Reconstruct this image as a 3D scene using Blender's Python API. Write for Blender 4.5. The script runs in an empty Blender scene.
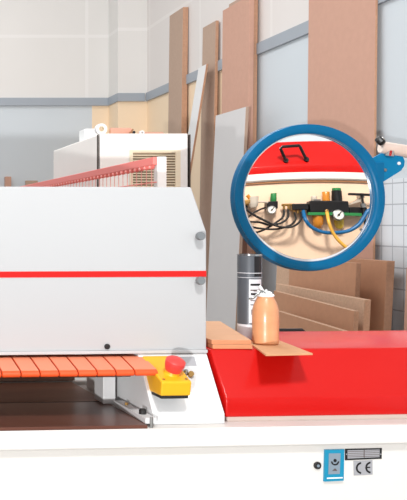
import bpy, bmesh, math, random
from mathutils import Vector, Matrix
random.seed(7)
C = bpy.context.scene.collection
PI = math.pi
F, PPX, PPY, CZ = 900.0, -145.0, 223.0, 1.35      # focal length (px), principal point, camera height


def P(px, py, y):
    """world point seen at photo pixel (px,py) at depth y"""
    return Vector(((px - PPX) / F * y, y, CZ + (PPY - py) / F * y))


# ------------------------------------------------------------------ materials
def mat(name, col, rough=0.5, metal=0.0, var=0.06, scale=6.0, bump=0.0, bscale=60.0, coat=0.0,
        trans=0.0, spec=0.5, stretch=(1, 1, 1), col2=None, ior=1.45):
    m = bpy.data.materials.new(name)
    m.use_nodes = True
    nt = m.node_tree
    b = nt.nodes['Principled BSDF']
    b.inputs['Roughness'].default_value = rough
    b.inputs['Metallic'].default_value = metal
    b.inputs['Coat Weight'].default_value = coat
    b.inputs['Coat Roughness'].default_value = 0.08 if name != 'hood_red' else 0.17
    b.inputs['Transmission Weight'].default_value = trans
    b.inputs['Specular IOR Level'].default_value = spec
    b.inputs['IOR'].default_value = ior
    tc = nt.nodes.new('ShaderNodeTexCoord')
    mp = nt.nodes.new('ShaderNodeMapping')
    mp.inputs['Scale'].default_value = stretch
    nt.links.new(tc.outputs['Object'], mp.inputs['Vector'])
    n = nt.nodes.new('ShaderNodeTexNoise')
    n.inputs['Scale'].default_value = scale
    n.inputs['Detail'].default_value = 5
    nt.links.new(mp.outputs['Vector'], n.inputs['Vector'])
    mx = nt.nodes.new('ShaderNodeMix')
    mx.data_type = 'RGBA'
    c2 = col2 if col2 else tuple(max(0, c * (1 - var * 2.2)) for c in col)
    c1 = tuple(min(1, c * (1 + var * 0.6)) for c in col)
    mx.inputs['A'].default_value = (*c1, 1)
    mx.inputs['B'].default_value = (*c2, 1)
    nt.links.new(n.outputs['Fac'], mx.inputs['Factor'])
    nt.links.new(mx.outputs['Result'], b.inputs['Base Color'])
    m['mix'] = 1
    if bump:
        n2 = nt.nodes.new('ShaderNodeTexNoise')
        n2.inputs['Scale'].default_value = bscale
        nt.links.new(tc.outputs['Object'], n2.inputs['Vector'])
        bp = nt.nodes.new('ShaderNodeBump')
        bp.inputs['Strength'].default_value = bump
        bp.inputs['Distance'].default_value = 0.01
        nt.links.new(n2.outputs['Fac'], bp.inputs['Height'])
        nt.links.new(bp.outputs['Normal'], b.inputs['Normal'])
    return m


def S(r, g, b):
    """sRGB 0-255 -> linear"""
    return tuple((c / 255 / 12.92) if c / 255 <= 0.04045 else ((c / 255 + 0.055) / 1.055) ** 2.4 for c in (r, g, b))


def grid_mat(name, col, line, sx, sz, axis, w=0.012, rough=0.6, off=(0, 0)):
    """painted block / tile surface with faint joints every sx, sz metres; axis = horizontal axis 'x' or 'y'"""
    m = mat(name, col, rough, var=0.03, scale=1.2)
    nt = m.node_tree
    b = nt.nodes['Principled BSDF']
    base = b.inputs['Base Color'].links[0].from_socket
    tc = nt.nodes.new('ShaderNodeTexCoord')
    sp = nt.nodes.new('ShaderNodeSeparateXYZ')
    nt.links.new(tc.outputs['Object'], sp.inputs['Vector'])
    facs = []
    for out, s, o in ((('X' if axis == 'x' else 'Y'), sx, off[0]), ('Z', sz, off[1])):
        a = nt.nodes.new('ShaderNodeMath'); a.operation = 'ADD'; a.inputs[1].default_value = o + 50 * s
        nt.links.new(sp.outputs[out], a.inputs[0])
        d = nt.nodes.new('ShaderNodeMath'); d.operation = 'MODULO'; d.inputs[1].default_value = s
        nt.links.new(a.outputs[0], d.inputs[0])
        l = nt.nodes.new('ShaderNodeMath'); l.operation = 'LESS_THAN'; l.inputs[1].default_value = w
        nt.links.new(d.outputs[0], l.inputs[0])
        facs.append(l)
    mxm = nt.nodes.new('ShaderNodeMath'); mxm.operation = 'MAXIMUM'
    nt.links.new(facs[0].outputs[0], mxm.inputs[0]); nt.links.new(facs[1].outputs[0], mxm.inputs[1])
    mx = nt.nodes.new('ShaderNodeMix'); mx.data_type = 'RGBA'
    mx.inputs['B'].default_value = (*line, 1)
    nt.links.new(base, mx.inputs['A']); nt.links.new(mxm.outputs[0], mx.inputs['Factor'])
    nt.links.new(mx.outputs['Result'], b.inputs['Base Color'])
    return m


M = {}
M['white'] = mat('machine_white', S(222, 222, 222), 0.42, var=0.02, scale=2)
M['hood'] = mat('hood_light_grey', S(184, 185, 186), 0.45, var=0.02, scale=2)
M['knobgrey'] = mat('knob_grey', S(120, 124, 126), 0.4, var=0.1)
M['blue2'] = mat('bracket_blue', S(0, 118, 168), 0.4, var=0.04, spec=0.2)
M['rodcoral'] = mat('rod_coral', S(250, 176, 168), 0.5, var=0.03)
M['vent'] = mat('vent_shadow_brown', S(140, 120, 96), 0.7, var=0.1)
M['cream'] = mat('base_cream', S(222, 218, 213), 0.45, var=0.03, scale=3)
M['back'] = mat('rear_panel_cream', S(242, 210, 182), 0.5, var=0.05, scale=2.5)
M['red'] = mat('hood_red', S(182, 5, 2), 0.5, var=0.08, scale=7, col2=S(190, 14, 9), coat=0.45, stretch=(1, 1, 3), spec=0.15)
M['stripe'] = mat('stripe_red', S(222, 20, 18), 0.4, var=0.03)
M['coral'] = mat('coral_paint', S(250, 134, 126), 0.5, var=0.03)
M['pad'] = mat('pad_orange', S(236, 86, 36), 0.42, var=0.08, scale=14)
M['padlight'] = mat('pad_top_light', S(236, 142, 108), 0.5, var=0.08, scale=20)  # paler orange carries the light on the pad tops
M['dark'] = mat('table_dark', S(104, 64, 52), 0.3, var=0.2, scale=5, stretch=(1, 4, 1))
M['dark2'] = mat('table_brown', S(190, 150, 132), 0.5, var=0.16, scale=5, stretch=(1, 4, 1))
M['black'] = mat('black_plastic', S(22, 22, 24), 0.35, var=0.1)
M['rubber'] = mat('black_rubber', S(30, 28, 28), 0.6, var=0.1)
M['steel'] = mat('steel', S(170, 170, 168), 0.3, metal=1.0, var=0.1, scale=30)
M['chrome'] = mat('chrome', S(200, 198, 196), 0.12, metal=1.0, var=0.05)
M['brass'] = mat('brass', S(190, 150, 90), 0.3, metal=0.8, var=0.1)
M['yellow'] = mat('switch_yellow', S(240, 176, 28), 0.42, var=0.03)
M['button'] = mat('button_red', S(226, 66, 62), 0.35, var=0.05)
M['blue'] = mat('rim_blue', S(0, 100, 148), 0.3, var=0.04, spec=0.2)
M['rimwhite'] = mat('rim_white', S(236, 238, 238), 0.4, var=0.02)
M['mirror'] = mat('mirror_silver', (0.93, 0.93, 0.93), 0.0, metal=1.0, var=0.0)
M['cabinet'] = mat('cabinet_white', S(240, 238, 234), 0.5, var=0.02)
M['grille'] = mat('grille_cream', S(238, 226, 200), 0.5, var=0.03)
M['slot'] = mat('slot_dark', S(70, 62, 56), 0.7, var=0.1)
M['beige'] = mat('arm_beige', S(214, 198, 188), 0.4, var=0.04)
M['platebl'] = mat('plate_blue', S(14, 136, 172), 0.4, var=0.04)
M['plategrey'] = mat('plate_grey', S(128, 142, 154), 0.5, var=0.03)
M['ink'] = mat('ink_black', S(18, 16, 18), 0.5, var=0.05)
M['foil'] = mat('label_silver', S(160, 160, 164), 0.45, var=0.04)
M['brown_ink'] = mat('ink_brown', S(92, 78, 74), 0.5, var=0.05)
M['green'] = mat('plastic_green', S(44, 130, 70), 0.4, var=0.06)
M['amber'] = mat('amber_bowl', S(206, 132, 40), 0.2, var=0.1, coat=0.4)
M['amber2'] = mat('yellow_bowl', S(206, 176, 60), 0.2, var=0.1, coat=0.4)
M['hoseblue'] = mat('hose_blue', S(20, 98, 150), 0.35, var=0.05)
M['hoseyel'] = mat('hose_yellow', S(226, 172, 70), 0.35, var=0.05)
M['gauge'] = mat('gauge_face', S(226, 224, 216), 0.3, var=0.02)
M['filter'] = mat('filter_grey', S(196, 186, 172), 0.35, var=0.08)
M['rust'] = mat('seam_brown', S(172, 122, 84), 0.7, var=0.2, scale=20)
M['ply'] = mat('plywood', S(216, 166, 128), 0.6, var=0.08, scale=9, stretch=(1, 6, 1))
M['plyedge'] = mat('plywood_edge', S(208, 138, 98), 0.65, var=0.12, scale=12, stretch=(1, 1, 8))
M['mdf'] = mat('particle_brown', S(184, 146, 124), 0.8, var=0.05, scale=40, bump=0.05)
M['mdfpink'] = mat('particle_pink', S(200, 157, 138), 0.8, var=0.04, scale=30, bump=0.05)
M['mdfgrey'] = mat('particle_greige', S(184, 158, 140), 0.8, var=0.05, scale=40)
M['mdfdark'] = mat('board_tan', S(198, 148, 116), 0.75, var=0.06, scale=30)
M['chip'] = mat('chipboard_raw', S(216, 180, 152), 0.85, var=0.12, scale=90)
M['edge'] = mat('board_edge', S(196, 152, 124), 0.8, var=0.12, scale=60)
M['melamine'] = mat('white_melamine', S(222, 222, 222), 0.45, var=0.02)
M['melgrey'] = mat('grey_melamine', S(208, 206, 206), 0.5, var=0.02)
M['card'] = mat('cardboard_tan', S(206, 154, 112), 0.75, var=0.08, scale=25)
M['bottle'] = mat('bottle_peach', S(218, 154, 110), 0.35, var=0.10, scale=12, stretch=(1, 1, 4), coat=0.2)
M['can'] = mat('can_grey', S(84, 88, 94), 0.35, metal=0.1, var=0.06)
M['canlabel'] = mat('can_label', S(206, 208, 212), 0.4, var=0.03)
M['tapepink'] = mat('tape_pink', S(216, 158, 136), 0.6, var=0.06)
M['upper_x'] = grid_mat('wall_block_back', S(226, 224, 221), S(230, 228, 226), 1.55, 1.02, 'x', 0.03, off=(0.9, -3.12))
M['upper_y'] = grid_mat('wall_block_side', S(225, 220, 217), S(228, 224, 221), 1.2, 1.02, 'y', 0.03, off=(0.2, -3.12))
M['lower_blue'] = mat('wall_paint_blue', S(205, 213, 219), 0.6, var=0.02, scale=1.5)
M['lower_peach'] = mat('wall_paint_peach', S(243, 220, 190), 0.65, var=0.03, scale=1.5)
M['band'] = mat('wall_band_grey', S(160, 168, 177), 0.5, var=0.03)
M['floor'] = mat('floor_concrete', S(150, 146, 142), 0.6, var=0.12, scale=2)
M['grid'] = grid_mat('grid_pale', S(222, 228, 234), S(172, 178, 186), 0.092, 0.105, 'y', 0.006, rough=0.3, off=(0.02, 0.03))  # thin grey grid lines over a pale face

# ------------------------------------------------------------------ mesh helpers
YAW = math.radians(4.0)
PIV = Vector((0.6, 1.95, 0))
AM = Matrix.Translation(PIV) @ Matrix.Rotation(YAW, 4, 'Z') @ Matrix.Translation(-PIV)
AMI = AM.inverted()


def A(x, y, z):
    return AM @ Vector((x, y, z))


def tag(o, label, cat, group=None):
    o['label'] = label; o['category'] = cat
    if group: o['group'] = group
    return o


def empty(name, loc, label, cat, group=None):
    o = bpy.data.objects.new(name, None)
    C.objects.link(o); o.location = loc; o.empty_display_size = 0.05
    return tag(o, label, cat, group)


ROOTLOC = {}


def obj(name, bm, m, parent=None, mach=False, smooth=False, loc=None, extra=None, bevel=0):
    """links the bmesh (world coordinates) as one mesh object; machine parts are turned by the machine's own heading"""
    if mach: bmesh.ops.transform(bm, matrix=AM, verts=bm.verts)
    bmesh.ops.recalc_face_normals(bm, faces=bm.faces)
    if parent is not None:
        l = ROOTLOC[parent.name]
    elif loc is not None:
        l = Vector(loc)
    else:
        xs = [v.co for v in bm.verts]
        lo = Vector((min(v.x for v in xs), min(v.y for v in xs), min(v.z for v in xs)))
        hi = Vector((max(v.x for v in xs), max(v.y for v in xs), max(v.z for v in xs)))
        l = Vector(((lo.x + hi.x) / 2, (lo.y + hi.y) / 2, lo.z))
    for v in bm.verts: v.co -= l
    me = bpy.data.meshes.new(name); bm.to_mesh(me); bm.free()
    me.materials.append(m)
    for e in (extra or []): me.materials.append(e)
    if smooth:
        for p in me.polygons: p.use_smooth = True
    o = bpy.data.objects.new(name, me); C.objects.link(o)
    if parent is not None:
        o.parent = parent
    else:
        o.location = l
    ROOTLOC[o.name] = l
    if smooth == 'auto':
        md = o.modifiers.new('es', 'EDGE_SPLIT'); md.split_angle = math.radians(35)
    return o


def root(name, loc, label, cat, group=None):
    o = empty(name, loc, label, cat, group)
    ROOTLOC[o.name] = Vector(loc)
    return o


def struct(name, bm, m, **k):
    o = obj(name, bm, m, **k); o['kind'] = 'structure'; return o


def B(): return bmesh.new()


def hexa(bm, c, mi=0):
    """box from 8 corners: bottom 4 then top 4, each in order round"""
    v = [bm.verts.new(p) for p in c]
    fs = []
    for f in ((0, 3, 2, 1), (4, 5, 6, 7), (0, 1, 5, 4), (1, 2, 6, 5), (2, 3, 7, 6), (3, 0, 4, 7)):
        fc = bm.faces.new([v[i] for i in f]); fc.material_index = mi; fs.append(fc)
    return v, fs


def box(bm, x0, x1, y0, y1, z0, z1, bev=0.0, seg=2):
    v, fs = hexa(bm, [(x0, y0, z0), (x1, y0, z0), (x1, y1, z0), (x0, y1, z0),
                      (x0, y0, z1), (x1, y0, z1), (x1, y1, z1), (x0, y1, z1)])
    if bev:
        es = list({e for f in fs for e in f.edges})
        bmesh.ops.bevel(bm, geom=es, offset=bev, segments=seg, affect='EDGES', profile=0.5)
    return bm


def prism(bm, prof, x0, x1, bev=0.0, seg=2):
    """profile of (y,z) extruded along x"""
    a = [bm.verts.new((x0, y, z)) for y, z in prof]
    b = [bm.verts.new((x1, y, z)) for y, z in prof]
    fs = [bm.faces.new(a), bm.faces.new(b[::-1])]
    n = len(prof)
    for i in range(n):
        fs.append(bm.faces.new([a[i], b[i], b[(i + 1) % n], a[(i + 1) % n]]))
    if bev:
        es = list({e for f in fs for e in f.edges})
        bmesh.ops.bevel(bm, geom=es, offset=bev, segments=seg, affect='EDGES', profile=0.5)
    return bm


def poly(bm, pts, z0, z1):
    """flat polygon (x,y) with thickness"""
    a = [bm.verts.new((x, y, z0)) for x, y in pts]
    b = [bm.verts.new((x, y, z1)) for x, y in pts]
    bm.faces.new(a); bm.faces.new(b[::-1])
    n = len(pts)
    for i in range(n): bm.faces.new([a[i], a[(i + 1) % n], b[(i + 1) % n], b[i]])
    return bm


def frame(d):
    d = Vector(d).normalized()
    u = Vector((0, 0, 1)) if abs(d.z) < 0.9 else Vector((1, 0, 0))
    u = (u - d * u.dot(d)).normalized()
    return u, d.cross(u), d


def lathe(bm, prof, o, axis, n=32, cap=True):
    """prof = (radius, height along axis)"""
    o = Vector(o); u, w, d = frame(axis)
    rings = []
    for r, h in prof:
        rings.append([bm.verts.new(o + d * h + (u * math.cos(2 * PI * i / n) + w * math.sin(2 * PI * i / n)) * max(r, 1e-5)) for i in range(n)])
    for a, b in zip(rings, rings[1:]):
        for i in range(n): bm.faces.new([a[i], a[(i + 1) % n], b[(i + 1) % n], b[i]])
    if cap:
        bm.faces.new(rings[0][::-1]); bm.faces.new(rings[-1])
    return bm


def rod(bm, a, b, r, n=12):
    a = Vector(a); b = Vector(b)
    return lathe(bm, [(r, 0), (r, (b - a).length)], a, b - a, n)


def spline(pts, k=8):
    pts = [Vector(p) for p in pts]
    q = [pts[0] * 2 - pts[1]] + pts + [pts[-1] * 2 - pts[-2]]
    out = []
    for i in range(1, len(q) - 2):
        for j in range(k):
            t = j / k
            a, b, c, d = q[i - 1], q[i], q[i + 1], q[i + 2]
            out.append(0.5 * ((2 * b) + (c - a) * t + (2 * a - 5 * b + 4 * c - d) * t * t + (3 * b - a - 3 * c + d) * t ** 3))
    out.append(pts[-1])
    return out


def tube(bm, pts, r, n=10, k=8, smooth=True):
    p = spline(pts, k) if smooth else [Vector(q) for q in pts]
    rings = []; u = None
    for i, c in enumerate(p):
        d = (p[min(i + 1, len(p) - 1)] - p[max(i - 1, 0)]).normalized()
        if u is None: u = frame(d)[0]
        u = (u - d * u.dot(d)).normalized(); w = d.cross(u)
        rings.append([bm.verts.new(c + (u * math.cos(2 * PI * j / n) + w * math.sin(2 * PI * j / n)) * r) for j in range(n)])
    for a, b in zip(rings, rings[1:]):
        for j in range(n): bm.faces.new([a[j], a[(j + 1) % n], b[(j + 1) % n], b[j]])
    bm.faces.new(rings[0][::-1]); bm.faces.new(rings[-1])
    return bm


# ------------------------------------------------------------------ room
XW, YB, YC, H = 2.69, 8.60, 8.29, 4.3
ZT, ZB = CZ + 1.193, CZ + 1.119         # band on the walls
XCOL = 263 / 900 * YC                   # left side of the corner column
bm = B(); box(bm, -6, XW + 0.2, -8.5, YB + 0.2, -0.1, 0); struct('floor', bm, M['floor'], loc=(0, 0, 0))
w = struct('wall_back', box(B(), -6, XW + 0.2, YB, YB + 0.15, ZB, H), M['upper_x'], loc=(0, 0, 0))
xs = (92 + 145) / 900 * YB
struct('wall_back_lower', box(B(), -6, xs, YB, YB + 0.15, 0, ZB), M['lower_blue'], loc=(0, 0, 0))
struct('wall_back_dado', box(B(), xs, XW + 0.2, YB, YB + 0.15, 0, ZB), M['lower_peach'], loc=(0, 0, 0))
struct('wall_corner', box(B(), XCOL, XW, YC, YB, ZB, H), M['upper_x'], loc=(0, 0, 0))
struct('wall_corner_lower', box(B(), XCOL, XW, YC, YB, 0, ZB), M['lower_peach'], loc=(0, 0, 0))
struct('wall_right', box(B(), XW, XW + 0.15, -2.5, YB + 0.15, ZB, H), M['upper_y'], loc=(0, 0, 0))
struct('wall_right_lower', box(B(), XW, XW + 0.15, -2.5, 6.25, 0, ZB), M['lower_blue'], loc=(0, 0, 0))
struct('wall_right_dado', box(B(), XW, XW + 0.15, 6.25, YB + 0.15, 0, ZB), M['lower_peach'], loc=(0, 0, 0))
struct('trim_1', box(B(), -6, XCOL - 0.012, YB - 0.03, YB - 0.001, ZB, ZT), M['band'], loc=(0, 0, 0))
bm = B(); box(bm, XCOL - 0.012, XW - 0.03, YC - 0.03, YC - 0.001, ZB, ZT); box(bm, XCOL - 0.012, XCOL - 0.001, YC - 0.001, YB - 0.03, ZB, ZT)
struct('trim_2', bm, M['band'], loc=(0, 0, 0))
struct('trim_3', box(B(), XW - 0.022, XW - 0.001, -2.5, YC - 0.03, ZB, ZT), M['band'], loc=(0, 0, 0))
struct('trim_4', box(B(), XW - 0.008, XW - 0.001, 3.2, 4.66, 0, CZ + 0.22), M['grid'], loc=(0, 0, 0))

# ------------------------------------------------------------------ boards leaning on the right-hand wall
GB = 'boards leaning against the right wall'


def board(name, y0, y1, xt, h, th, dx, face, edge, label, h0=None, ov=0.0, group=GB, tilt=0.0):
    """upright sheet: y0 near end, y1 far end, xt = x of its face at the top, dx = how far the foot stands out"""
    hf = h if h0 is None else h0
    r = root(name, (xt - dx, (y0 + y1) / 2, 0), label, 'board', group)
    t = 0.0006
    bm = B()
    hexa(bm, [(xt - dx, y0, 0), (xt - dx + th, y0, 0), (xt - dx + th, y1, 0), (xt - dx, y1, 0),
              (xt, y0, h), (xt + th, y0, h), (xt + th, y1, hf), (xt, y1, hf)])
    es = [e for e in bm.edges]
    bmesh.ops.bevel(bm, geom=es, offset=min(0.0015, th * 0.2), segments=1, affect='EDGES')
    obj('core', bm, M[edge], r)
    bm = B()
    hexa(bm, [(xt - dx - t, y0 + .0015, 0.001), (xt - dx + t, y0 + .0015, 0.001), (xt - dx + t, y1 - .0015, 0.001), (xt - dx - t, y1 - .0015, 0.001),
              (xt - t, y0 + .0015, h - .0015), (xt + t, y0 + .0015, h - .0015), (xt + t, y1 - .0015, hf - .0015), (xt - t, y1 - .0015, hf - .0015)])
    obj('face', bm, M[face], r)
    return r


board('particle_board', 7.25, 7.56, 2.643, 3.09, 0.043, 0.04, 'mdfgrey', 'edge', 'tall narrow brown board with light edge, standing nearest the room corner behind the white cabinet')
board('particle_board', 6.62, 6.87, 2.655, 2.84, 0.022, 0.05, 'mdfgrey', 'edge', 'narrow brown board reaching below the first one, behind the slanted white strip')
board('laminated_strip', 6.62, 6.77, 2.585, 2.52, 0.015, 0.40, 'melamine', 'edge', 'narrow white laminated strip leaning at a strong slant beside the white cabinet')
board('particle_board', 5.96, 6.40, 2.615, 2.86, 0.030, 0.03, 'mdfpink', 'mdfpink', 'broad pinkish brown sheet rising out of frame behind the pale grey sheet')
board('particle_board', 5.98, 6.38, 2.651, 2.90, 0.028, 0.03, 'mdfgrey', 'edge', 'second thick brown sheet tight behind the broad pinkish one, only its near edge showing')
board('laminated_sheet', 5.72, 6.20, 2.485, 2.09, 0.020, 0.10, 'melgrey', 'mdfgrey', 'pale grey laminated sheet leaning beside the white hood, left of the round mirror')
board('particle_board', 4.59, 5.27, 2.660, 2.95, 0.012, 0.03, 'mdfpink', 'edge', 'widest pinkish brown sheet running out of the top of the photo behind the mirror')
GS = 'short boards stacked behind the red hood'
board('short_board', 4.38, 4.95, 2.590, 1.165, 0.038, 0.06, 'mdfdark', 'edge', 'rearmost tan board standing right of all the others below the gridded wall panel', group=GS)
board('short_board', 4.395, 5.07, 2.450, 1.155, 0.022, 0.05, 'mdfdark', 'edge', 'tan board half hidden by the lower rim of the round mirror', group=GS)
board('short_board', 5.08, 5.33, 2.500, 1.14, 0.022, 0.05, 'chip', 'chip', 'pale narrow board showing just right of the bottle below the mirror', group=GS)
board('short_board', 4.15, 5.02, 2.350, 0.996, 0.030, 0.05, 'chip', 'chip', 'raw speckled chipboard leaning right behind the front tan board', h0=1.012, group=GS)
board('short_board', 4.11, 4.90, 2.280, 0.948, 0.022, 0.05, 'mdfdark', 'chip', 'low tan board with a bright top edge in front of the raw chipboard', h0=0.982, group=GS)
board('short_board', 4.02, 4.70, 2.205, 0.862, 0.020, 0.05, 'mdfdark', 'chip', 'lowest and foremost tan board peeking over the black handle of the red hood', h0=0.892, group=GS)
board('short_board', 3.62, 4.08, 2.500, 1.15, 0.022, 0.05, 'mdfpink', 'edge', 'pinkish board cut by the right edge of the photo above the red hood', group=GS)

# left wall: things peeking over the white hood
r = root('timber_post', (P(8.3, 178, 8.52).x, 8.56, 0), 'pinkish brown post end peeking over the white hood at far left', 'post')
obj('post', box(B(), P(5.5, 0, 8.53).x, P(11.3, 0, 8.53).x, 8.53, 8.598, 0, P(0, 176.5, 8.53).z, 0.004), M['mdfpink'], r)
r = root('board_offcut', (P(32, 180, 8.57).x, 8.57, 0), 'grey brown offcut whose top shows left of the red rail', 'board')
obj('offcut', box(B(), P(26, 0, 8.55).x, P(38, 0, 8.55).x, 8.555, 8.598, 0, P(0, 180.5, 8.55).z, 0.004), M['mdfgrey'], r)

# ------------------------------------------------------------------ white cabinet
cx0, cx1, cy0, cy1 = 0.974, 1.338, 3.60, 4.42
ctop = CZ + 0.358
cab = root('machine_cabinet', ((cx0 + cx1) / 2, (cy0 + cy1) / 2, 0), 'white metal cabinet with cream louvred grille behind the white hood', 'cabinet')
obj('body', box(B(), cx0, cx1, cy0 + 0.02, cy1, 0.0, ctop - 0.002, 0.006), M['cabinet'], cab)
obj('front_panel', box(B(), cx0 + 0.006, cx1 - 0.006, cy0, cy0 + 0.018, 0.05, ctop, 0.004), M['cabinet'], cab)
obj('edge_gap', box(B(), cx0 - 0.001, cx0 + 0.0015, cy0 + 0.004, cy0 + 0.02, 0.05, ctop - 0.004), M['slot'], cab)  # dark strip coloured in for the gap beside the front panel
obj('edge_gap', box(B(), cx1 - 0.002, cx1 + 0.003, cy0 - 0.004, cy0 + 0.02, 0.05, ctop - 0.004), M['slot'], cab)  # dark strip painted as the shadow gap on this side
gx0, gx1, gz1, gz0 = P(129.5, 0, 3.6).x, P(180, 0, 3.6).x, P(0, 150, 3.6).z, CZ - 0.12
gr = B()
box(gr, gx0, gx1, cy0 - 0.006, cy0, gz1 - 0.008, gz1); box(gr, gx0, gx1, cy0 - 0.006, cy0, gz0, gz0 + 0.008)
box(gr, gx0, gx0 + 0.012, cy0 - 0.0062, cy0, gz0 + 0.0082, gz1 - 0.0082); box(gr, gx1 - 0.02, gx1, cy0 - 0.0062, cy0, gz0 + 0.0082, gz1 - 0.0082)
z = gz0 + 0.014
while z < gz1 - 0.01:
    hexa(gr, [(gx0, cy0 - 0.006, z), (gx1, cy0 - 0.006, z), (gx1, cy0 - 0.001, z + 0.003), (gx0, cy0 - 0.001, z + 0.003),
              (gx0, cy0 - 0.007, z + 0.002), (gx1, cy0 - 0.007, z + 0.002), (gx1, cy0 - 0.001, z + 0.0052), (gx0, cy0 - 0.001, z + 0.0052)])
    z += 0.0104
g = obj('louvre_grille', gr, M['grille'], cab)
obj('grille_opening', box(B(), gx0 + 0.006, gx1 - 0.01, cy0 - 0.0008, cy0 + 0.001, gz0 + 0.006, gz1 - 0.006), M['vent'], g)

# things on the cabinet
zt = ctop
b0 = root('white_box', (P(89, 0, 3.75).x, 3.75, zt), 'small white carton on the rear left corner of the cabinet', 'box')
x0 = P(81.5, 0, 4.02).x
obj('carton', box(B(), 1.026, 1.085, 4.02, 4.12, zt - 0.0015, zt + 0.062, 0.003), M['rimwhite'], b0)
obj('lid_flap', box(B(), 1.030, 1.081, 4.022, 4.118, zt + 0.062, zt + 0.064), M['melamine'], b0)
t = root('tape_roll', (P(101, 0, 3.65).x, 3.65, zt), 'white tape roll standing on edge on the cabinet above the door gap', 'tape roll')
c = Vector((P(101, 0, 3.65).x, 3.64, zt + 0.0225))
bm = B(); lathe(bm, [(0.012, 0), (0.0225, 0), (0.0225, 0.03), (0.012, 0.03), (0.012, 0)], c, (0, 1, 0), 32, cap=False)
obj('tape', bm, M['rimwhite'], t, smooth='auto')
bm = B(); lathe(bm, [(0.010, 0.001), (0.0122, 0.001), (0.0122, 0.029), (0.010, 0.029), (0.010, 0.001)], c, (0, 1, 0), 32, cap=False)
obj('core', bm, M['grille'], t, smooth='auto')
for i, (pa, pb, y, r_, lab) in enumerate(((110, 131, 3.68, 0.0155, 'pinkish roll lying beside the white tape roll on the cabinet'),
                                         (138, 163, 3.80, 0.0130, 'long flat pinkish roll lying at the right of the cabinet top'))):
    t = root('edging_roll', (P((pa + pb) / 2, 0, y).x, y, zt), lab, 'roll')
    xa, xb = P(pa, 0, y).x, P(pb, 0, y).x
    bm = B(); lathe(bm, [(r_ - .002, 0), (r_, 0.002), (r_, xb - xa - 0.002), (r_ - .002, xb - xa)], (xa, y, zt + r_), (1, 0, 0), 24)
    obj('roll', bm, M['tapepink'], t, smooth='auto')
    bm = B(); lathe(bm, [(r_ * 0.4, -0.001), (r_ * 0.4, xb - xa + 0.001)], (xa, y, zt + r_), (1, 0, 0), 16)
    obj('core', bm, M['card'], t, smooth='auto')
t = root('clamp', (P(132.5, 0, 3.66).x, 3.66, zt), 'little dark brown clamp between the two pinkish rolls', 'clamp')
xa = P(130.5, 0, 3.64).x
bm = B(); box(bm, xa, xa + 0.016, 3.63, 3.66, zt, zt + 0.012, 0.002); rod(bm, (xa + 0.003, 3.645, zt + 0.01), (xa + 0.012, 3.645, zt + 0.022), 0.003)
obj('jaw', bm, M['rust'], t)
bm = B(); lathe(bm, [(0.0025, 0), (0.006, 0.001), (0.006, 0.006), (0.0025, 0.007)], (xa + 0.010, 3.625, zt + 0.0075), (0, 1, 0), 12); obj('knob', bm, M['ink'], t)
t = root('tape_roll', (P(141.5, 0, 3.66).x, 3.66, zt), 'tiny pale tape roll right of the dark clamp', 'tape roll')
bm = B(); lathe(bm, [(0.004, 0), (0.009, 0), (0.009, 0.018), (0.004, 0.018), (0.004, 0)], (P(141.5, 0, 3.66).x, 3.65, zt + 0.009), (0, 1, 0), 24, cap=False)
obj('tape', bm, M['melamine'], t, smooth='auto')

# ------------------------------------------------------------------ red guard rail with hanging rods
rail = root('guard_rail', (0.885, 2.62, 0), 'coral red guard rail with a row of thin hanging rods behind the white hood', 'rail')
rx = 0.867
bm = B(); box(bm, rx - 0.006, rx + 0.006, 2.60, 4.75, CZ + 0.168, CZ + 0.191, 0.002)
n = 44
for k in range(n):      # scalloped lower edge
    y = 2.62 + k * 0.047
    lathe(bm, [(0.0145, 0), (0.0145, 0.009)], (rx - 0.0045, y + 0.01, CZ + 0.171), (1, 0, 0), 14)
obj('top_bar', bm, M['coral'], rail)
for k in range(n):
    y = 2.62 + k * 0.047
    bm = B(); rod(bm, (rx, y + 0.01, CZ - 0.12), (rx, y + 0.01, CZ + 0.165), 0.0012, 6)
    lathe(bm, [(0.004, 0), (0.004, 0.016)], (rx - 0.008, y + 0.01, CZ + 0.163), (1, 0, 0), 8)
    obj('hanging_rod', bm, M['rodcoral'], rail)
for zz in (0.118, 0.06, -0.02, -0.12):
    bm = B(); rod(bm, (rx + 0.003, 2.60, CZ + zz), (rx + 0.003, 4.75, CZ + zz), 0.0016, 6); obj('cross_wire', bm, M['coral'], rail)
obj('post', box(B(), rx + 0.0065, rx + 0.034, 2.60, 2.635, 0, CZ + 0.192, 0.003), M['cabinet'], rail)
obj('post', box(B(), rx + 0.0065, rx + 0.034, 4.70, 4.735, 0, CZ + 0.192, 0.003), M['cabinet'], rail)

# ------------------------------------------------------------------ the machine (white hood, red hood, cream base)
mc = root('woodworking_machine', A(0.85, 2.1, 0), 'long woodworking machine with white hood, red stripe, glossy red cover and cream base', 'machine')
Z = lambda z: CZ + z


def mp(name, bm, m, parent=mc, **k): return obj(name, bm, M[m], parent, mach=True, **k)


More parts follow.
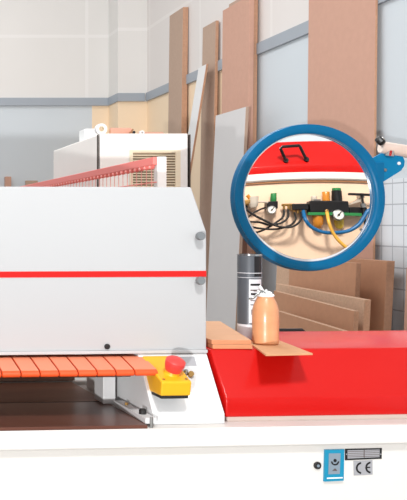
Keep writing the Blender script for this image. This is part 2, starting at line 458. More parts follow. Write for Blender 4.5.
X0, X1 = -0.95, 2.655
base = mp('base_body', prism(B(), [(1.850, 0.06), (1.850, Z(-.464)), (1.839, Z(-.461)), (1.836, Z(-.457)), (1.836, Z(-.426)), (1.842, Z(-.421)),
                                   (2.340, Z(-.421)), (2.340, 0.06)], X0, X1), 'cream')
mp('cover_gasket', box(B(), 0.785, X1 - 0.01, 1.893, 2.335, Z(-.421), Z(-.409)), 'beige')
for x in (X0 + 0.05, 0.8, X1 - 0.15): mp('foot_rail', box(B(), x, x + 0.1, 1.90, 2.30, 0, 0.06), 'dark')
rear = mp('rear_panel', prism(B(), [(2.3405, 0.08), (2.352, 0.08), (2.352, Z(-.475)), (2.3405, Z(-.475))], X0 + 0.02, X1 - 0.002), 'back')
mp('rear_lip', prism(B(), [(2.3405, Z(-.462)), (2.362, Z(-.462)), (2.366, Z(-.456)), (2.366, Z(-.420)), (2.360, Z(-.4125)), (2.3405, Z(-.4125))], X0, X1 - 0.001), 'cream')
mp('seam', prism(B(), [(2.3405, Z(-.4745)), (2.360, Z(-.4745)), (2.360, Z(-.4625)), (2.3405, Z(-.4625))], X0, X1 - 0.001), 'rust', parent=rear)
# dark table
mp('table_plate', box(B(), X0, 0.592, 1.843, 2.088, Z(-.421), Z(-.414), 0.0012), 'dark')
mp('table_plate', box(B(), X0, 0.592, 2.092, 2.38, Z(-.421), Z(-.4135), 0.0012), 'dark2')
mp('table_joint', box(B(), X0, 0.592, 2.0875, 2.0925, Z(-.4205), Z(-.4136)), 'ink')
# back wall under the hood
mp('rear_housing', box(B(), X0, 0.60, 2.345, 2.44, Z(-.41), Z(-.285)), 'dark2')
# white upper hood
bm = B()
hp = [(X0, -.283), (0.770, -.283), (0.770, -.020), (0.7355, .0785), (X0, .0785)]
va = [bm.verts.new((x, 1.957, Z(z))) for x, z in hp]; vb = [bm.verts.new((x, 2.45, Z(z))) for x, z in hp]
fs = [bm.faces.new(va), bm.faces.new(vb[::-1])] + [bm.faces.new([va[i], va[(i + 1) % 5], vb[(i + 1) % 5], vb[i]]) for i in range(5)]
bmesh.ops.bevel(bm, geom=[e for e in bm.edges], offset=0.003, segments=3, affect='EDGES', profile=0.5)
hood = mp('white_hood', bm, 'hood', smooth='auto')
mp('lower_flange', box(B(), X0, 0.770, 1.951, 1.9565, Z(-.2835), Z(-.2765), 0.001), 'hood', parent=hood)
mp('red_stripe', box(B(), X0, 0.769, 1.9560, 1.9572, Z(-.1175), Z(-.1045)), 'stripe', parent=hood)
for (x, z) in ((0.750, -.029), (0.750, -.126)):
    bm = B(); lathe(bm, [(0.0055, 0), (0.0055, 0.006), (0.0085, 0.0065), (0.009, 0.008), (0.009, 0.018), (0.008, 0.0195)], (x, 1.957, Z(z)), (0, -1, 0.05), 20)
    mp('knob', bm, 'knobgrey', parent=hood, smooth='auto')
bm = B(); lathe(bm, [(0.006, 0), (0.006, 0.004), (0.004, 0.006)], (0.547, 1.957, Z(-.268)), (0, -1, 0), 12)
mp('screw', bm, 'rubber', parent=hood, smooth='auto')
# orange pads
pitch = 0.0402
xr = 0.628
k = 0
edges = [0.339 + pitch * i for i in range(-31, 7)]
for i, xa in enumerate(edges):
    xb = xa + pitch - 0.0022
    if i == len(edges) - 1: xb = xr
    pr = [(1.99, Z(-.2895)), (1.957, Z(-.2905)), (1.884, Z(-.3065)), (1.878, Z(-.3105)), (1.8765, Z(-.3150)), (1.880, Z(-.3195)), (1.99, Z(-.304))]
    pd = mp('conveyor_pad', prism(B(), pr, xa, xb, 0.0012, 1), 'pad')
    mp('lit_face', prism(B(), [(1.985, Z(-.2890)), (1.957, Z(-.2898)), (1.8845, Z(-.3057)), (1.8845, Z(-.3069)), (1.957, Z(-.2912)), (1.985, Z(-.2905))], xa + 0.001, xb - 0.001), 'padlight', parent=pd)  # paler slab paints in the light falling on the pad top
mp('pad_track', prism(B(), [(1.92, Z(-.3155)), (2.10, Z(-.3060)), (2.10, Z(-.335)), (1.96, Z(-.335))], X0 + 0.02, 0.60), 'dark')
# white end block
blk = mp('end_block', prism(B(), [(1.874, Z(-.421)), (1.874, Z(-.400)), (1.957, Z(-.2845)), (2.30, Z(-.2845)), (2.30, Z(-.421))], 0.616, 0.770, 0.0012, 1), 'white')
mp('foot_flange', box(B(), 0.592, 0.6155, 1.855, 2.04, Z(-.4140), Z(-.402), 0.001), 'white', parent=blk)
bm = B(); lathe(bm, [(0.0075, 0), (0.0075, 0.009), (0.006, 0.0105)], (0.602, 1.895, Z(-.402)), (0, 0, 1), 14); mp('cap_screw', bm, 'rubber', parent=blk, smooth='auto')
bm = B(); lathe(bm, [(0.004, 0), (0.004, 0.005)], (0.603, 1.99, Z(-.402)), (0, 0, 1), 10); mp('screw', bm, 'brass', parent=blk)
bm = B(); rod(bm, (0.602, 1.849, Z(-.420)), (0.602, 1.849, Z(-.399)), 0.0032, 10)
mp('adjusting_bolt', bm, 'steel', parent=blk)
mp('support_bracket', box(B(), 0.575, 0.604, 2.06, 2.12, Z(-.4138), Z(-.345), 0.0015), 'white')
n_s = Vector((0, -0.1155, 0.081)).normalized()      # slope normal of the end block


def slope(x, f, off=0.0):      # f = 0 top of slope, 1 bottom
    return Vector((x, 1.957 - 0.081 * f, Z(-.2845) - 0.1155 * f)) - n_s * -off


def slope_plate(x0, x1, f0, f1, th):
    bm = B()
    hexa(bm, [slope(x0, f0), slope(x1, f0), slope(x1, f1), slope(x0, f1), slope(x0, f0, th), slope(x1, f0, th), slope(x1, f1, th), slope(x0, f1, th)])
    return bm


mp('grey_label', slope_plate(0.706, 0.740, 0.06, 0.22, 0.0006), 'foil', parent=blk)
bm = B(); a = slope(0.709, 0.33); lathe(bm, [(0.005, 0), (0.005, 0.008), (0.003, 0.012)], a, n_s, 12); rod(bm, a + n_s * 0.006, a + n_s * 0.006 + Vector((-.016, 0, .008)), 0.0022, 8)
mp('latch', bm, 'steel', parent=blk)
bm = B(); lathe(bm, [(0.006, 0), (0.006, 0.009)], slope(0.719, 0.37), n_s, 12); mp('latch_screw', bm, 'brass', parent=blk)
# emergency stop
ta = math.radians(20)
ex0, ex1 = 0.6225, 0.686
yf, zf = 1.845, -.3265          # front top edge
eb = mp('emergency_stop_box', prism(B(), [(yf, Z(zf)), (yf + 0.006, Z(zf - .030)), (yf + 0.07, Z(zf - .030)), (1.95, Z(-.300)), (1.952, Z(-.288)), (1.93, Z(zf + .031))], ex0, ex1, 0.003, 2), 'yellow')
mp('gasket', box(B(), ex0 + 0.002, ex1 - 0.004, yf + 0.008, yf + 0.06, Z(zf - .036), Z(zf - .0285), 0.001), 'rubber', parent=eb)
nb = Vector((0.10, -math.sin(ta) - 0.08, math.cos(ta))).normalized()
cb = Vector(((ex0 + ex1) / 2 + 0.004, yf + 0.036, Z(zf + .0085)))
bm = B(); lathe(bm, [(0.0185, -0.004), (0.018, 0.002), (0.014, 0.010), (0.013, 0.014)], cb, nb, 28); mp('collar', bm, 'yellow', parent=eb, smooth='auto')
bm = B(); lathe(bm, [(0.013, 0.011), (0.0165, 0.012), (0.0195, 0.022), (0.0205, 0.030), (0.0198, 0.035), (0.015, 0.0385), (0.007, 0.040)], cb, nb, 32); mp('button', bm, 'button', parent=eb, smooth='auto')
for (x, y) in ((ex0 + 0.008, 0.010), (ex1 - 0.008, 0.010)):
    bm = B(); lathe(bm, [(0.0032, -0.002), (0.0032, 0.001)], (x, yf + y, Z(zf + y * math.tan(ta))), (0, -math.sin(ta), math.cos(ta)), 10); mp('box_screw', bm, 'brass', parent=eb)
# red hood
RP = [(1.885, Z(-.410)), (1.885, Z(-.371)), (1.957, Z(-.2765)), (2.262, Z(-.2765)), (2.334, Z(-.371)), (2.334, Z(-.410))]
rh = mp('red_hood', prism(B(), RP, 0.778, X1 - 0.003, 0.004, 3), 'red', smooth='auto')


def handle(sx, wd=0.098):
    bm = B()
    y0, z0 = 2.312, Z(-.342)
    yb, zb = 2.336, Z(-.2850)
    tube(bm, [(sx, y0 - 0.004, z0), (sx + 0.0, yb, zb - 0.006), (sx + 0.006, yb + 0.004, zb), (sx + wd - 0.006, yb + 0.004, zb), (sx + wd, yb, zb - 0.006), (sx + wd, y0 - 0.004, z0)], 0.0065, 10, smooth=False)
    for x in (sx, sx + wd): lathe(bm, [(0.010, 0), (0.010, 0.007)], (x, y0 - 0.006, z0), (0, 0.79, 0.61), 12)
    mp('handle', bm, 'black', parent=rh, smooth='auto')


# front labels ---------------------------------------------------------
def FP(px, py, off=0.0):
    """photo pixel -> point on the machine's front panel, in machine coordinates"""
    d = Vector(((px - PPX) / F, 1, (PPY - py) / F))
    q0 = A(0.6, 1.850 - off, 0); nb_ = A(0, 1, 0) - A(0, 0, 0)
    k = (q0.dot(nb_)) / d.dot(nb_)
    k = (q0 - Vector((0, 0, CZ))).dot(nb_) / d.dot(nb_)
    w_ = d * k + Vector((0, 0, CZ))
    return AMI @ w_


def fplate(corners, th0, th1):
    bm = B()
    a = [FP(*c_) for c_ in corners]
    v0 = [bm.verts.new(q - Vector((0, th0, 0))) for q in a]; v1 = [bm.verts.new(q - Vector((0, th1, 0))) for q in a]
    n_ = len(a)
    bm.faces.new(v0); bm.faces.new(v1[::-1])
    for i in range(n_): bm.faces.new([v0[i], v0[(i + 1) % n_], v1[(i + 1) % n_], v1[i]])
    return bm


def farc(bm, cx, cy, r0, r1, a0, a1, th0, th1, n_=20, sx=1.0):
    """ring segment in the front panel, angles in degrees, centre in photo pixels"""
    c_ = FP(cx, cy); s_ = 1.85 / F
    q = []
    for i in range(n_ + 1):
        a = math.radians(a0 + (a1 - a0) * i / n_)
        for r_ in (r0, r1):
            for t_ in (th0, th1):
                q.append(bm.verts.new(c_ + Vector((math.cos(a) * r_ * s_ * sx, -t_, math.sin(a) * r_ * s_))))
    for i in range(n_):
        o, p = i * 4, i * 4 + 4
        for (i0, i1) in ((0, 1), (1, 3), (3, 2), (2, 0)):
            bm.faces.new([q[o + i0], q[o + i1], q[p + i1], q[p + i0]])
    bm.faces.new([q[0], q[1], q[3], q[2]]); bm.faces.new([q[-4], q[-3], q[-1], q[-2]])
    return bm


bm = B(); c_ = FP(317, 465.3); lathe(bm, [(0.0078, -0.001), (0.0078, 0.003), (0.006, 0.0045)], c_, (0, -1, 0), 20)
lk = mp('panel_plug', bm, 'rubber', smooth='auto')
bm = B(); lathe(bm, [(0.003, 0.004), (0.003, 0.0052)], c_, (0, -1, 0), 12); mp('slot', bm, 'plategrey', parent=lk)
pl = mp('switch_plate', fplate([(323.9, 449.4), (343, 448.9), (342.3, 480), (323, 481)], -0.001, 0.005), 'platebl')
mp('sticker', fplate([(327.4, 452.8), (339.0, 452.6), (338.2, 473.2), (326.8, 473.6)], 0.005, 0.0056), 'plategrey', parent=pl)
mp('slot_line', fplate([(325.5, 476.9), (341, 476.4), (341, 477.6), (325.4, 478.2)], 0.005, 0.0056), 'rimwhite', parent=pl)
bm = B(); farc(bm, 333.4, 460.3, 2.9, 4.4, 186, 354, 0.0056, 0.0062); farc(bm, 333.4, 459.8, 0.05, 1.7, 0, 360, 0.0056, 0.0062)
mp('symbol', bm, 'ink', parent=pl)
bm = fplate([(330.6, 470.0), (335.6, 469.9), (333.4, 467.6)], 0.0056, 0.0062)
mp('symbol', bm, 'brown_ink', parent=pl)
np_ = mp('name_plate', fplate([(344.8, 448.7), (381.6, 447.9), (381.4, 458.6), (344.8, 460.2)], -0.0005, 0.0012), 'ink')
mp('plate_face', fplate([(347.2, 450.0), (379.2, 449.3), (379.0, 456.9), (347.2, 458.4)], 0.0012, 0.0016), 'foil', parent=np_)
for (ya, yb_) in ((451.2, 451.7), (453.0, 453.5), (454.8, 455.3), (456.5, 457.0)):
    mp('print_line', fplate([(347.6, ya), (378.8, ya - 0.9), (378.8, yb_ - 0.9), (347.6, yb_)], 0.0016, 0.0019), 'brown_ink', parent=np_)
mp('print_line', fplate([(363.2, 449.7), (364.0, 449.7), (364.0, 457.4), (363.2, 457.4)], 0.0016, 0.0019), 'brown_ink', parent=np_)
for (xa, xb) in ((344.9, 347.1), (379.3, 381.4)):
    mp('rivet', farc(B(), (xa + xb) / 2, 454, 0.05, 0.6, 0, 360, 0.0012, 0.0022, 10), 'foil', parent=np_)
ce = mp('ce_plate', fplate([(353.3, 460.8), (372.2, 460.0), (372.4, 474.4), (353.6, 475.4)], -0.0005, 0.001), 'foil')
bm = B(); farc(bm, 361.2, 467.8, 4.2, 6.0, 96, 264, 0.001, 0.0016)
mp('letter', bm, 'ink', parent=ce)
bm = B(); farc(bm, 370.6, 467.3, 4.2, 6.0, 96, 264, 0.001, 0.0016)
mp('letter', bm, 'ink', parent=ce)
mp('letter', fplate([(365.4, 466.7), (369.8, 466.5), (369.8, 467.8), (365.4, 468.0)], 0.001, 0.0016), 'ink', parent=ce)

# ------------------------------------------------------------------ round mirror
YM = 3.40
MC = Vector((452.5 / F * YM, YM, CZ + 25.5 / F * YM))
tl, ps = math.radians(-2), math.radians(3)
NM = Vector((-math.sin(ps) * math.cos(tl), -math.cos(ps) * math.cos(tl), -math.sin(tl)))
UM = NM.cross(Vector((0, 0, 1))).normalized()
if UM.x < 0: UM = -UM
VM = UM.cross(NM).normalized()
if VM.z < 0: VM = -VM
CAM = Vector((0, 0, CZ))
RO, RI = 0.2785, 0.2415


def MIR(px, py, off=0.0):
    """machine-frame point on the plane 'off' behind the rear panel that the mirror shows at photo pixel (px,py)"""
    d = Vector(((px - PPX) / F, 1, (PPY - py) / F))
    k = (MC - CAM).dot(NM) / d.dot(NM)
    p = CAM + d * k
    r_ = d - 2 * d.dot(NM) * NM
    nb_ = A(0, 1, 0) - A(0, 0, 0)
    q0 = A(0.6, 2.352 + off, 0)
    return AMI @ (p + r_ * ((q0 - p).dot(nb_) / r_.dot(nb_)))


mir = root('round_mirror', MC, 'round mirror with blue rim on a beige wall arm, showing the rear of the machine', 'mirror')


def mdisc(prof, n=96, cap=False):
    bm = B(); rings = []
    for r_, h in prof:
        rings.append([bm.verts.new(MC + (UM * math.cos(2 * PI * i / n) + VM * math.sin(2 * PI * i / n)) * r_ + NM * h) for i in range(n)])
    for a, b in zip(rings, rings[1:]):
        for i in range(n): bm.faces.new([a[i], a[(i + 1) % n], b[(i + 1) % n], b[i]])
    if cap:
        bm.faces.new(rings[0]); bm.faces.new(rings[-1])
    return bm


obj('rim', mdisc([(RI, 0.004), (RI, 0.012), (RI + .004, 0.017), (RI + .012, 0.0195), (RI + .024, 0.021), (RI + .034, 0.018), (RO - .003, 0.010), (RO, 0.0), (RO, -0.022), (RO - .01, -0.026), (RI, -0.026), (RI, -0.012), (RI, 0.004)]),
    M['blue'], mir, smooth='auto')
obj('backing_disc', mdisc([(0.002, -0.0085), (RI + .001, -0.0085), (RI + .001, -0.0072), (0.002, -0.0072)], cap=True), M['rimwhite'], mir)
# mirror sheet, very slightly sprung out of flat
WARP = -0.10
bm = B(); rings = []; n = 72
RR = RI - 0.0060
for j in range(0, 25):
    r_ = RR * max(j, 0.02) / 24
    rings.append([])
    for i in range(n):
        u, v = r_ * math.cos(2 * PI * i / n), r_ * math.sin(2 * PI * i / n)
        rings[-1].append(bm.verts.new(MC + UM * (u + 0.0048) + VM * (v + 0.0030) + NM * (WARP * u * u * v - 0.006)))
for a, b in zip(rings, rings[1:]):
    for i in range(n): bm.faces.new([a[i], a[(i + 1) % n], b[(i + 1) % n], b[i]])
bm.faces.new(rings[0])
obj('mirror_glass', bm, M['mirror'], mir, smooth=True)
obj('back_plate', mdisc([(0.002, -0.027), (RI + 0.02, -0.027), (RI + 0.02, -0.0265), (0.002, -0.0265)], cap=True), M['blue'], mir)
# bracket plate
YBk = YM - 0.012
pts = [(368.5, 160.5), (372, 158.5), (383, 152.4), (394, 152.6), (399, 153.6), (402.8, 156.4), (404.8, 161), (404.2, 166), (401, 170.7), (381.6, 182.8), (379, 186), (374, 187)]
bm = B()
va = [bm.verts.new(P(x, y, YBk)) for x, y in pts]
vb = [bm.verts.new(P(x, y, YBk) + Vector((0, 0.008, 0))) for x, y in pts]
bm.faces.new(va); bm.faces.new(vb[::-1])
for i in range(len(pts)):
    j = (i + 1) % len(pts); bm.faces.new([va[i], va[j], vb[j], vb[i]])
br = obj('bracket', bm, M['blue2'], mir)
for (px, py, m_) in ((385, 170, 'steel'), (398.8, 163.4, 'rimwhite')):
    c_ = P(px, py, YBk); bm = B(); lathe(bm, [(0.0062, 0), (0.0062, 0.003), (0.004, 0.005)], c_, (0, -1, 0), 14); obj('bolt', bm, M[m_], br)
bm = B(); box(bm, P(371, 0, YM).x, P(380, 0, YM).x, YM - 0.03, YM + 0.03, P(0, 182, YM).z, P(0, 163, YM).z, 0.004); obj('bracket_block', bm, M['blue'], br)
# arm to the wall
a0 = P(381.5, 147.5, 3.395); a1 = P(407, 151.5, 3.395)
dv = (a1 - a0).normalized(); a2 = a0 + dv * ((XW - 0.012 - a0.x) / dv.x)
bm = B(); lathe(bm, [(0.020, -0.004), (0.0235, 0.0), (0.0235, (a2 - a0).length)], a0, dv, 28)
arm = obj('arm', bm, M['beige'], mir, smooth='auto')
bm = B(); box(bm, XW - 0.012, XW - 0.0005, a2.y - 0.07, a2.y + 0.07, a2.z - 0.07, a2.z + 0.07, 0.003); obj('wall_plate', bm, M['beige'], arm)
c_ = P(388, 151, 3.392)
bm = B(); lathe(bm, [(0.010, 0), (0.020, 0.006), (0.020, 0.026), (0.017, 0.03)], c_ - Vector((0, 0, 0.026)), (0.15, 0, 1), 20); obj('clamp_bolt', bm, M['chrome'], arm, smooth='auto')
bm = B(); kc = P(380, 141, 3.37)
lathe(bm, [(0.010, -0.012), (0.016, -0.010), (0.019, 0.0), (0.017, 0.010), (0.011, 0.014)], kc, (0.55, -0.5, 0.6), 9)
kn = obj('arm_knob', bm, M['black'], arm, smooth='auto')
bm = B(); rod(bm, kc, a0 + dv * 0.012, 0.008); obj('stud', bm, M['chrome'], kn)
bm = B(); lathe(bm, [(0.007, 0.013), (0.007, 0.016)], kc, (0.55, -0.5, 0.6), 10); obj('insert', bm, M['chrome'], kn)

# handle on the low red cover, seen over its edge
handle((AMI @ P(279.5, 331, 2.335)).x, 0.09)
# taller module at the far right end of the machine: the mirror shows its rear
zr = [MIR(307, y).z for y in (182, 180, 172, 164.5, 138)]
MX0, MX1 = 1.66, X1 - 0.004
tall = mp('tall_module', box(B(), MX0, MX1, 1.90, 2.3398, Z(-.411), zr[0], 0.003), 'cream')
mp('rear_panel', box(B(), MX0 + 0.002, MX1 - 0.002, 2.3402, 2.352, Z(-.408), zr[0] - 0.0005, 0.001), 'back', parent=tall)
mp('seam', box(B(), MX0 + 0.002, MX1 - 0.002, 2.3000, 2.360, zr[0], zr[1]), 'rust', parent=tall)
mp('rear_lip', prism(B(), [(1.89, zr[1]), (2.364, zr[1]), (2.370, zr[1] + 0.006), (2.370, zr[2] - 0.006), (2.362, zr[2] - 0.0005), (1.89, zr[2] - 0.0005)], MX0, MX1), 'cream', parent=tall)
tc_ = mp('tall_red_cover', prism(B(), [(1.90, zr[2]), (1.90, zr[3]), (1.97, zr[4]), (2.262, zr[4]), (2.340, zr[3]), (2.340, zr[2])], MX0 + 0.002, MX1 - 0.002, 0.003, 2), 'red', smooth='auto')
bm = B()
f0, f1 = MIR(286, 160.5, -0.022), MIR(307.5, 159.5, -0.022)
g0, g1 = MIR(280, 148, 0.012), MIR(301, 147, 0.012)
ga, gb = g0 + Vector((0.006, 0.003, 0.008)), g1 + Vector((-0.006, 0.003, 0.008))
tube(bm, [f0, g0, ga, gb, g1, f1], 0.0075, 10, smooth=False)
for q_ in (f0, f1): lathe(bm, [(0.012, 0), (0.012, 0.010)], q_ - Vector((0, 0.004, 0)), (0, 0.9, 0.4), 12)
mp('handle', bm, 'black', parent=tc_, smooth='auto')

# ------------------------------------------------------------------ pneumatics on the rear panel
PN = 2.352


def rng(xa, xb, yt, yb_, off):
    a = MIR(xa, yt, off); b = MIR(xb, yb_, off)
    return a.x, b.x, b.z, a.z


def rbox(bm, xa, xb, yt, yb_, o0, o1, bev=0.002):
    x0_, x1_, z0_, z1_ = rng(xa, xb, yt, yb_, o1)
    box(bm, x0_, x1_, PN + o0, PN + o1, z0_, z1_, bev); return bm


frl = mp('air_service_unit', rbox(B(), 311, 350, 200.5, 212, 0.001, 0.055, 0.004), 'black')
mp('manifold_block', rbox(B(), 350, 368, 206, 213, 0.001, 0.045, 0.003), 'black', parent=frl)
mp('green_rail', rbox(B(), 309.5, 362, 212.2, 214.6, 0.040, 0.059, 0.001), 'green', parent=frl)
mp('silver_tab', rbox(B(), 315, 322, 199.0, 200.6, 0.01, 0.05, 0.001), 'steel', parent=frl)


def vcyl(px, yt, yb_, wpx, off, m, name, parent, prof=None):
    a = MIR(px, yt, off); b = MIR(px, yb_, off); r_ = (MIR(px + wpx / 2, yt, off).x - a.x)
    h = a.z - b.z
    bm = B(); lathe(bm, prof(r_, h) if prof else [(r_ * .9, 0), (r_, 0.002), (r_, h - 0.002), (r_ * .92, h)], (a.x, PN + off, b.z), (0, 0, 1), 24)
    return mp(name, bm, m, parent=parent, smooth='auto')


bowl = lambda r_, h: [(r_ * .35, 0), (r_ * .75, h * .1), (r_ * .95, h * .3), (r_, h * .5), (r_, h)]
vcyl(318.5, 213.5, 228, 10.5, 0.03, 'amber', 'filter_bowl', frl, bowl)
vcyl(339, 213.5, 228.5, 9.5, 0.03, 'amber2', 'oil_bowl', frl, bowl)
vcyl(327, 191.5, 201, 7.5, 0.026, 'amber', 'fill_cap', frl)
vcyl(315, 196, 201, 6, 0.03, 'filter', 'fill_plug', frl)
kb = vcyl(338, 190, 201, 10, 0.03, 'black', 'regulator_knob', frl)
vcyl(338, 187.5, 190.2, 9, 0.03, 'green', 'knob_cap', frl)


def gauge(px, py, wpx, off, parent):
    a = MIR(px, py, off); r_ = MIR(px + wpx / 2, py, off).x - a.x
    ax = (0, 1, 0.1)
    bm = B(); lathe(bm, [(r_ * .5, -0.03), (r_, -0.02), (r_, 0), (r_ * .86, 0.002), (r_ * .84, -0.002)], a, ax, 24); mp('gauge_case', bm, 'steel', parent=parent, smooth='auto')
    bm = B(); lathe(bm, [(r_ * .84, -0.002), (r_ * .84, 0.0005)], a, ax, 24); mp('gauge_face', bm, 'gauge', parent=parent)
    u, w_, d = frame(ax); bm = B(); c0 = a + d * 0.0012
    rod(bm, c0 - u * r_ * .3 - w_ * r_ * .25, c0 + u * r_ * .6 + w_ * r_ * .5, r_ * .09, 6); lathe(bm, [(r_ * .2, 0), (r_ * .2, 0.001)], c0, d, 10); mp('gauge_needle', bm, 'ink', parent=parent)


gauge(339.3, 214.3, 11.5, 0.075, frl)
bm = B(); a = MIR(327.5, 211, 0.06); lathe(bm, [(0.008, -0.01), (0.008, 0.006), (0.005, 0.007)], a, (0, 1, 0), 8); mp('brass_fitting', bm, 'brass', parent=frl)
rg = mp('pressure_regulator', rbox(B(), 268.5, 279.5, 200.5, 208, 0.001, 0.05, 0.003), 'black')
vcyl(274.5, 192.5, 200.8, 6, 0.026, 'green', 'regulator_knob', rg)
gauge(273.5, 209, 9.0, 0.066, rg)
mf = mp('valve_manifold', rbox(B(), 293.5, 310, 203.5, 209.5, 0.001, 0.045, 0.003), 'black')
for px in (295.5, 299, 302.5, 306):
    bm = B(); a = MIR(px, 209, 0.03); rod(bm, a + Vector((0, 0, 0.004)), a - Vector((0, 0, 0.02)), 0.006, 10); mp('brass_fitting', bm, 'brass', parent=mf)
fu = mp('water_filter', rbox(B(), 246.5, 256, 197.5, 201, 0.001, 0.05, 0.003), 'brass')
vcyl(254.5, 195, 207, 10, 0.036, 'filter', 'filter_bowl', fu, bowl)
bm = B(); a = MIR(244.5, 201, 0.05); b = MIR(250, 201, 0.05); rod(bm, a, b, 0.012, 10); mp('brass_fitting', bm, 'brass', parent=fu)
bm = B(); a = MIR(248, 193, 0.04); b = MIR(252, 197.5, 0.04); rod(bm, a, b, 0.008, 10); mp('brass_fitting', bm, 'amber', parent=fu)
bm = rbox(B(), 243.5, 249.5, 203.5, 208, 0.01, 0.05, 0.002); mp('valve', bm, 'black', parent=fu)
for px in (283, 287.5, 291):
    bm = B(); a = MIR(px, 204.5, 0.03); rod(bm, a, a + Vector((0.02, 0, 0)), 0.006, 10); rod(bm, a + Vector((0.01, 0, 0)), a + Vector((0.01, 0, -0.028)), 0.0055, 10); mp('brass_fitting', bm, 'brass', parent=rg)


def hose(pix, r_, m, off=0.06):
    pts_ = [MIR(x, y, o_[0] if o_ else off) for x, y, *o_ in pix]
    bm = B(); tube(bm, pts_, r_, 8, 8); mp('air_hose', bm, m, smooth=True)


hose([(285.5, 209, .03), (285, 216), (278, 222), (266, 229), (256, 231), (247, 227)], 0.0050, 'rubber', 0.055)
hose([(289.5, 209, .03), (289.5, 217), (283, 222.5), (272, 224), (262, 221), (249, 219.5)], 0.0050, 'rubber', 0.065)
hose([(295.5, 212, .03), (297, 219), (292, 225), (278, 228.5), (262, 227), (249, 223.5)], 0.0050, 'rubber', 0.075)
hose([(302.5, 212, .03), (302, 220), (294, 226.5), (281, 226), (266, 219), (255, 212.5), (245, 205)], 0.0050, 'rubber', 0.085)
hose([(267, 206.5, .04), (261, 208.5), (253, 213), (245, 221)], 0.0045, 'rubber', 0.06)
hose([(258, 201, .04), (263, 200.5), (269, 201.5, .05)], 0.0040, 'filter', 0.06)
hose([(304.5, 211, .04), (306.5, 219), (312, 226.5), (322, 231.5), (334, 232.5), (348, 230), (358, 223.5), (364, 215.5), (368, 209.5), (373, 207)], 0.0085, 'hoseblue', 0.085)
hose([(327.8, 212, .07), (329.5, 222), (333, 232), (340, 242), (350, 250), (360, 254)], 0.0075, 'hoseyel', 0.10)
th_ = mp('shut_off_lever', rbox(B(), 350, 380, 191.8, 193.8, 0.05, 0.062, 0.002), 'black')
bm = B(); a = MIR(363.5, 194, 0.056); b = MIR(365.0, 233, 0.056); rod(bm, a, b, 0.0050, 10); mp('lever_rod', bm, 'rubber', parent=th_)
bm = B(); a = MIR(363.8, 202, 0.056); b = MIR(364.2, 206, 0.056); rod(bm, a, b, 0.012, 12); mp('rod_collar', bm, 'steel', parent=th_)
bm = B(); rod(bm, MIR(359, 228.5, 0.056), MIR(367, 227.5, 0.056), 0.006, 10); mp('rod_foot', bm, 'steel', parent=th_)
bm = rbox(B(), 361.5, 366, 191.5, 196, 0.001, 0.05, 0.001); mp('lever_bracket', bm, 'steel', parent=th_)
bm = B()
w0, w1, w2 = MIR(350.5, 203.5, 0.04), MIR(362, 196, 0.04), MIR(362, 200, 0.04)
q = [w0, w2, w1]
va = [bm.verts.new(v) for v in q]; vb = [bm.verts.new(v - Vector((0, 0.03, 0))) for v in q]
bm.faces.new(va); bm.faces.new(vb[::-1])
for i in range(3): bm.faces.new([va[i], va[(i + 1) % 3], vb[(i + 1) % 3], vb[i]])
mp('mounting_gusset', bm, 'filter')

# ------------------------------------------------------------------ things on the red hood
HT = Z(-.2765) + 0.0002
pb = [(0.785, 1.975), (0.871, 1.972), (0.958, 2.355), (0.79, 2.355)]
for k, (dx, lab) in enumerate(((0.0, 'lower plywood board lying on the red cover beside the white hood'), (-0.0015, 'upper plywood board stacked on another board beside the white hood'))):
    h0 = HT + k * 0.0099
    r = root('plywood_board', (0.83, 2.15, h0), lab, 'board', 'plywood boards on the red cover')
    bm = poly(B(), [(x + dx, y + k * 0.002) for x, y in pb], h0, h0 + 0.0092)
    bmesh.ops.bevel(bm, geom=bm.edges[:], offset=0.0008, segments=1, affect='EDGES')
    obj('plies', bm, M['plyedge'], r)
    obj('veneer', poly(B(), [(x + dx + (0.001 if x < .8 else -0.001), y + k * 0.002 + (0.001 if y < 2.1 else -0.001)) for x, y in pb], h0 + 0.0088, h0 + 0.0096), M['ply'], r)
r = root('cardboard_sheet', (0.93, 1.99, HT), 'thin tan cardboard sheet under the peach bottle, jutting over the red slope', 'sheet')
obj('sheet', poly(B(), [(0.878, 1.965), (0.853, 1.869), (0.958, 1.884), (0.986, 2.09), (0.904, 2.085)], HT, HT + 0.0035), M['card'], r)
# bottle
bx, by, bz = 0.926, 2.030, HT + 0.0036
bo = root('plastic_bottle', (bx, by, bz), 'peach coloured plastic bottle with crumpled white top standing on the cardboard sheet', 'bottle')
bm = B(); lathe(bm, [(0.0245, 0), (0.0275, 0.003), (0.0283, 0.010), (0.0276, 0.024), (0.0280, 0.04), (0.0283, 0.066), (0.0274, 0.078), (0.0250, 0.088), (0.0215, 0.097), (0.0185, 0.103), (0.0172, 0.106), (0.0172, 0.111)], (bx, by, bz), (0, 0, 1), 40)
obj('body', bm, M['bottle'], bo, smooth='auto')
bm = B()
for k in range(26):
    a = k * 2.4; rr = 0.004 + 0.0135 * random.random()
    c_ = Vector((bx + rr * math.cos(a), by + rr * math.sin(a), bz + 0.111 + 0.008 * random.random()))
    m_ = bmesh.ops.create_icosphere(bm, subdivisions=1, radius=0.002 + 0.002 * random.random(), matrix=Matrix.Translation(c_))
lathe(bm, [(0.0178, 0.107), (0.0186, 0.109), (0.0175, 0.112), (0.012, 0.114)], (bx, by, bz), (0, 0, 1), 18)
obj('crumpled_cap', bm, M['rimwhite'], bo)
bm = B(); tube(bm, [(bx - 0.004, by - 0.006, bz + 0.115), (bx - 0.014, by - 0.010, bz + 0.120), (bx - 0.024, by - 0.012, bz + 0.113), (bx - 0.034, by - 0.012, bz + 0.104), (bx - 0.042, by - 0.012, bz + 0.103)], 0.0024, 8)
obj('lever', bm, M['steel'], bo, smooth=True)
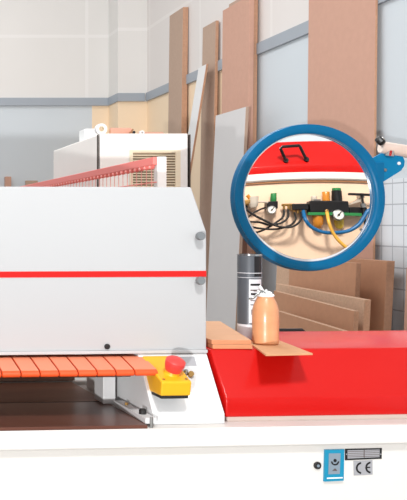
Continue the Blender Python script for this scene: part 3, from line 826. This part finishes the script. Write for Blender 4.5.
bm = B(); tube(bm, [(bx - 0.006, by - 0.004, bz + 0.116), (bx - 0.013, by - 0.006, bz + 0.126), (bx - 0.017, by - 0.006, bz + 0.131)], 0.0035, 8)
obj('spout', bm, M['rimwhite'], bo, smooth=True)
# spray can
sx, sy, sz = 0.9435, 2.152, HT
sc = root('aerosol_can', (sx, sy, sz), 'dark grey cylindrical can with white bands and label behind the peach bottle', 'can')
R_ = 0.0275
bm = B(); lathe(bm, [(R_ - .002, 0), (R_, 0.002), (R_, 0.197), (R_ - .001, 0.2005), (R_ - .003, 0.2015), (R_ - .004, 0.199)], (sx, sy, sz), (0, 0, 1), 48); obj('body', bm, M['can'], sc, smooth='auto')
for (z0, z1, m_, n_) in ((0.0, 0.036, 'canlabel', 'base_band'), (0.156, 0.1585, 'canlabel', 'white_band'), (0.1455, 0.1475, 'canlabel', 'white_band'), (0.1985, 0.2018, 'chrome', 'top_rim')):
    bm = B(); lathe(bm, [(R_ + .0004, z0 + 0.001), (R_ + .0004, z1)], (sx, sy, sz), (0, 0, 1), 48, cap=False); obj(n_, bm, M[m_], sc, smooth=True)


def canpatch(a0, a1, z0, z1, rad, m_, name):
    bm = B(); n_ = 10; lo, hi = [], []
    for i in range(n_ + 1):
        a = math.radians(a0 + (a1 - a0) * i / n_)
        lo.append(bm.verts.new((sx + rad * math.sin(a), sy - rad * math.cos(a), sz + z0))); hi.append(bm.verts.new((sx + rad * math.sin(a), sy - rad * math.cos(a), sz + z1)))
    for i in range(n_): bm.faces.new([lo[i], lo[i + 1], hi[i + 1], hi[i]])
    return obj(name, bm, M[m_], sc, smooth=True)


canpatch(-26, 40, 0.040, 0.143, R_ + .0004, 'canlabel', 'paper_label')
canpatch(-2, 42, 0.150, 0.197, R_ + .0003, 'ink', 'dark_panel')
for k, (z0, z1, a0, a1) in enumerate(((0.128, 0.133, -20, 30), (0.116, 0.119, -20, 26), (0.106, 0.111, -18, 32), (0.092, 0.094, -20, 28), (0.082, 0.084, -20, 30), (0.060, 0.072, -16, 4))):
    canpatch(a0, a1, z0, z1, R_ + .0007, 'ink' if k % 2 == 0 else 'brown_ink', 'print')

# ------------------------------------------------------------------ light
W = bpy.data.worlds.new('World'); bpy.context.scene.world = W; W.use_nodes = True
bg = W.node_tree.nodes['Background']; bg.inputs[0].default_value = (1.0, 0.985, 0.97, 1); bg.inputs[1].default_value = 0.69


def light(name, kind, loc, energy, target=None, size=0.2, sy_=None, col=(1, 1, 1)):
    l = bpy.data.lights.new(name, kind); l.energy = energy; l.color = col
    if kind == 'AREA':
        l.size = size
        if sy_: l.shape = 'RECTANGLE'; l.size_y = sy_
    elif kind in ('POINT', 'SPOT'): l.shadow_soft_size = size
    o = bpy.data.objects.new(name, l); C.objects.link(o); o.location = loc
    if target is not None: o.rotation_euler = (Vector(target) - Vector(loc)).to_track_quat('-Z', 'Y').to_euler()
    return o


fl = light('low_key_light', 'SPOT', (-3.5, -6.0, CZ - 0.81), 2500, (1.3, 5.0, 1.6), 0.06)  # added low light matched to the wall shadows; no lamp stands there
fl.data.spot_size = math.radians(60); fl.data.spot_blend = 0.2
light('overhead_light', 'AREA', (0.3, 5.2, 4.2), 80, (0.3, 5.2, 0), 1.2, 4.0)  # added fill from above; no ceiling fitting is in view
sp_ = light('rear_fill', 'SPOT', (1.55, 4.7, 3.4), 460, (2.05, 2.3, 1.35), 0.25, col=(1.0, 0.94, 0.86))  # unseen warm fill added to brighten the machine rear in the mirror
sp_.data.spot_size = math.radians(40); sp_.data.spot_blend = 0.6
light('overhead_light', 'AREA', (0.5, 0.25, 3.2), 52, (0.7, 1.9, 1.0), 0.28, 0.28)  # front light added to lift the pads, angled to the sheet's shadow

# ------------------------------------------------------------------ camera
cd = bpy.data.cameras.new('Camera'); cam = bpy.data.objects.new('Camera', cd); C.objects.link(cam)
cam.location = CAM; cam.rotation_euler = (PI / 2, 0, 0)
cd.sensor_fit = 'AUTO'; cd.sensor_width = 36; cd.lens = F * 36 / 500
cd.shift_x = (203.5 - PPX) / 500; cd.shift_y = -(250 - PPY) / 500
cd.clip_start = 0.02
sn = bpy.context.scene; sn.camera = cam
sn.view_settings.view_transform = 'Standard'; sn.view_settings.look = 'None'
sn.view_settings.gamma = 1; sn.view_settings.use_curve_mapping = False
sn.view_settings.exposure = 0.0
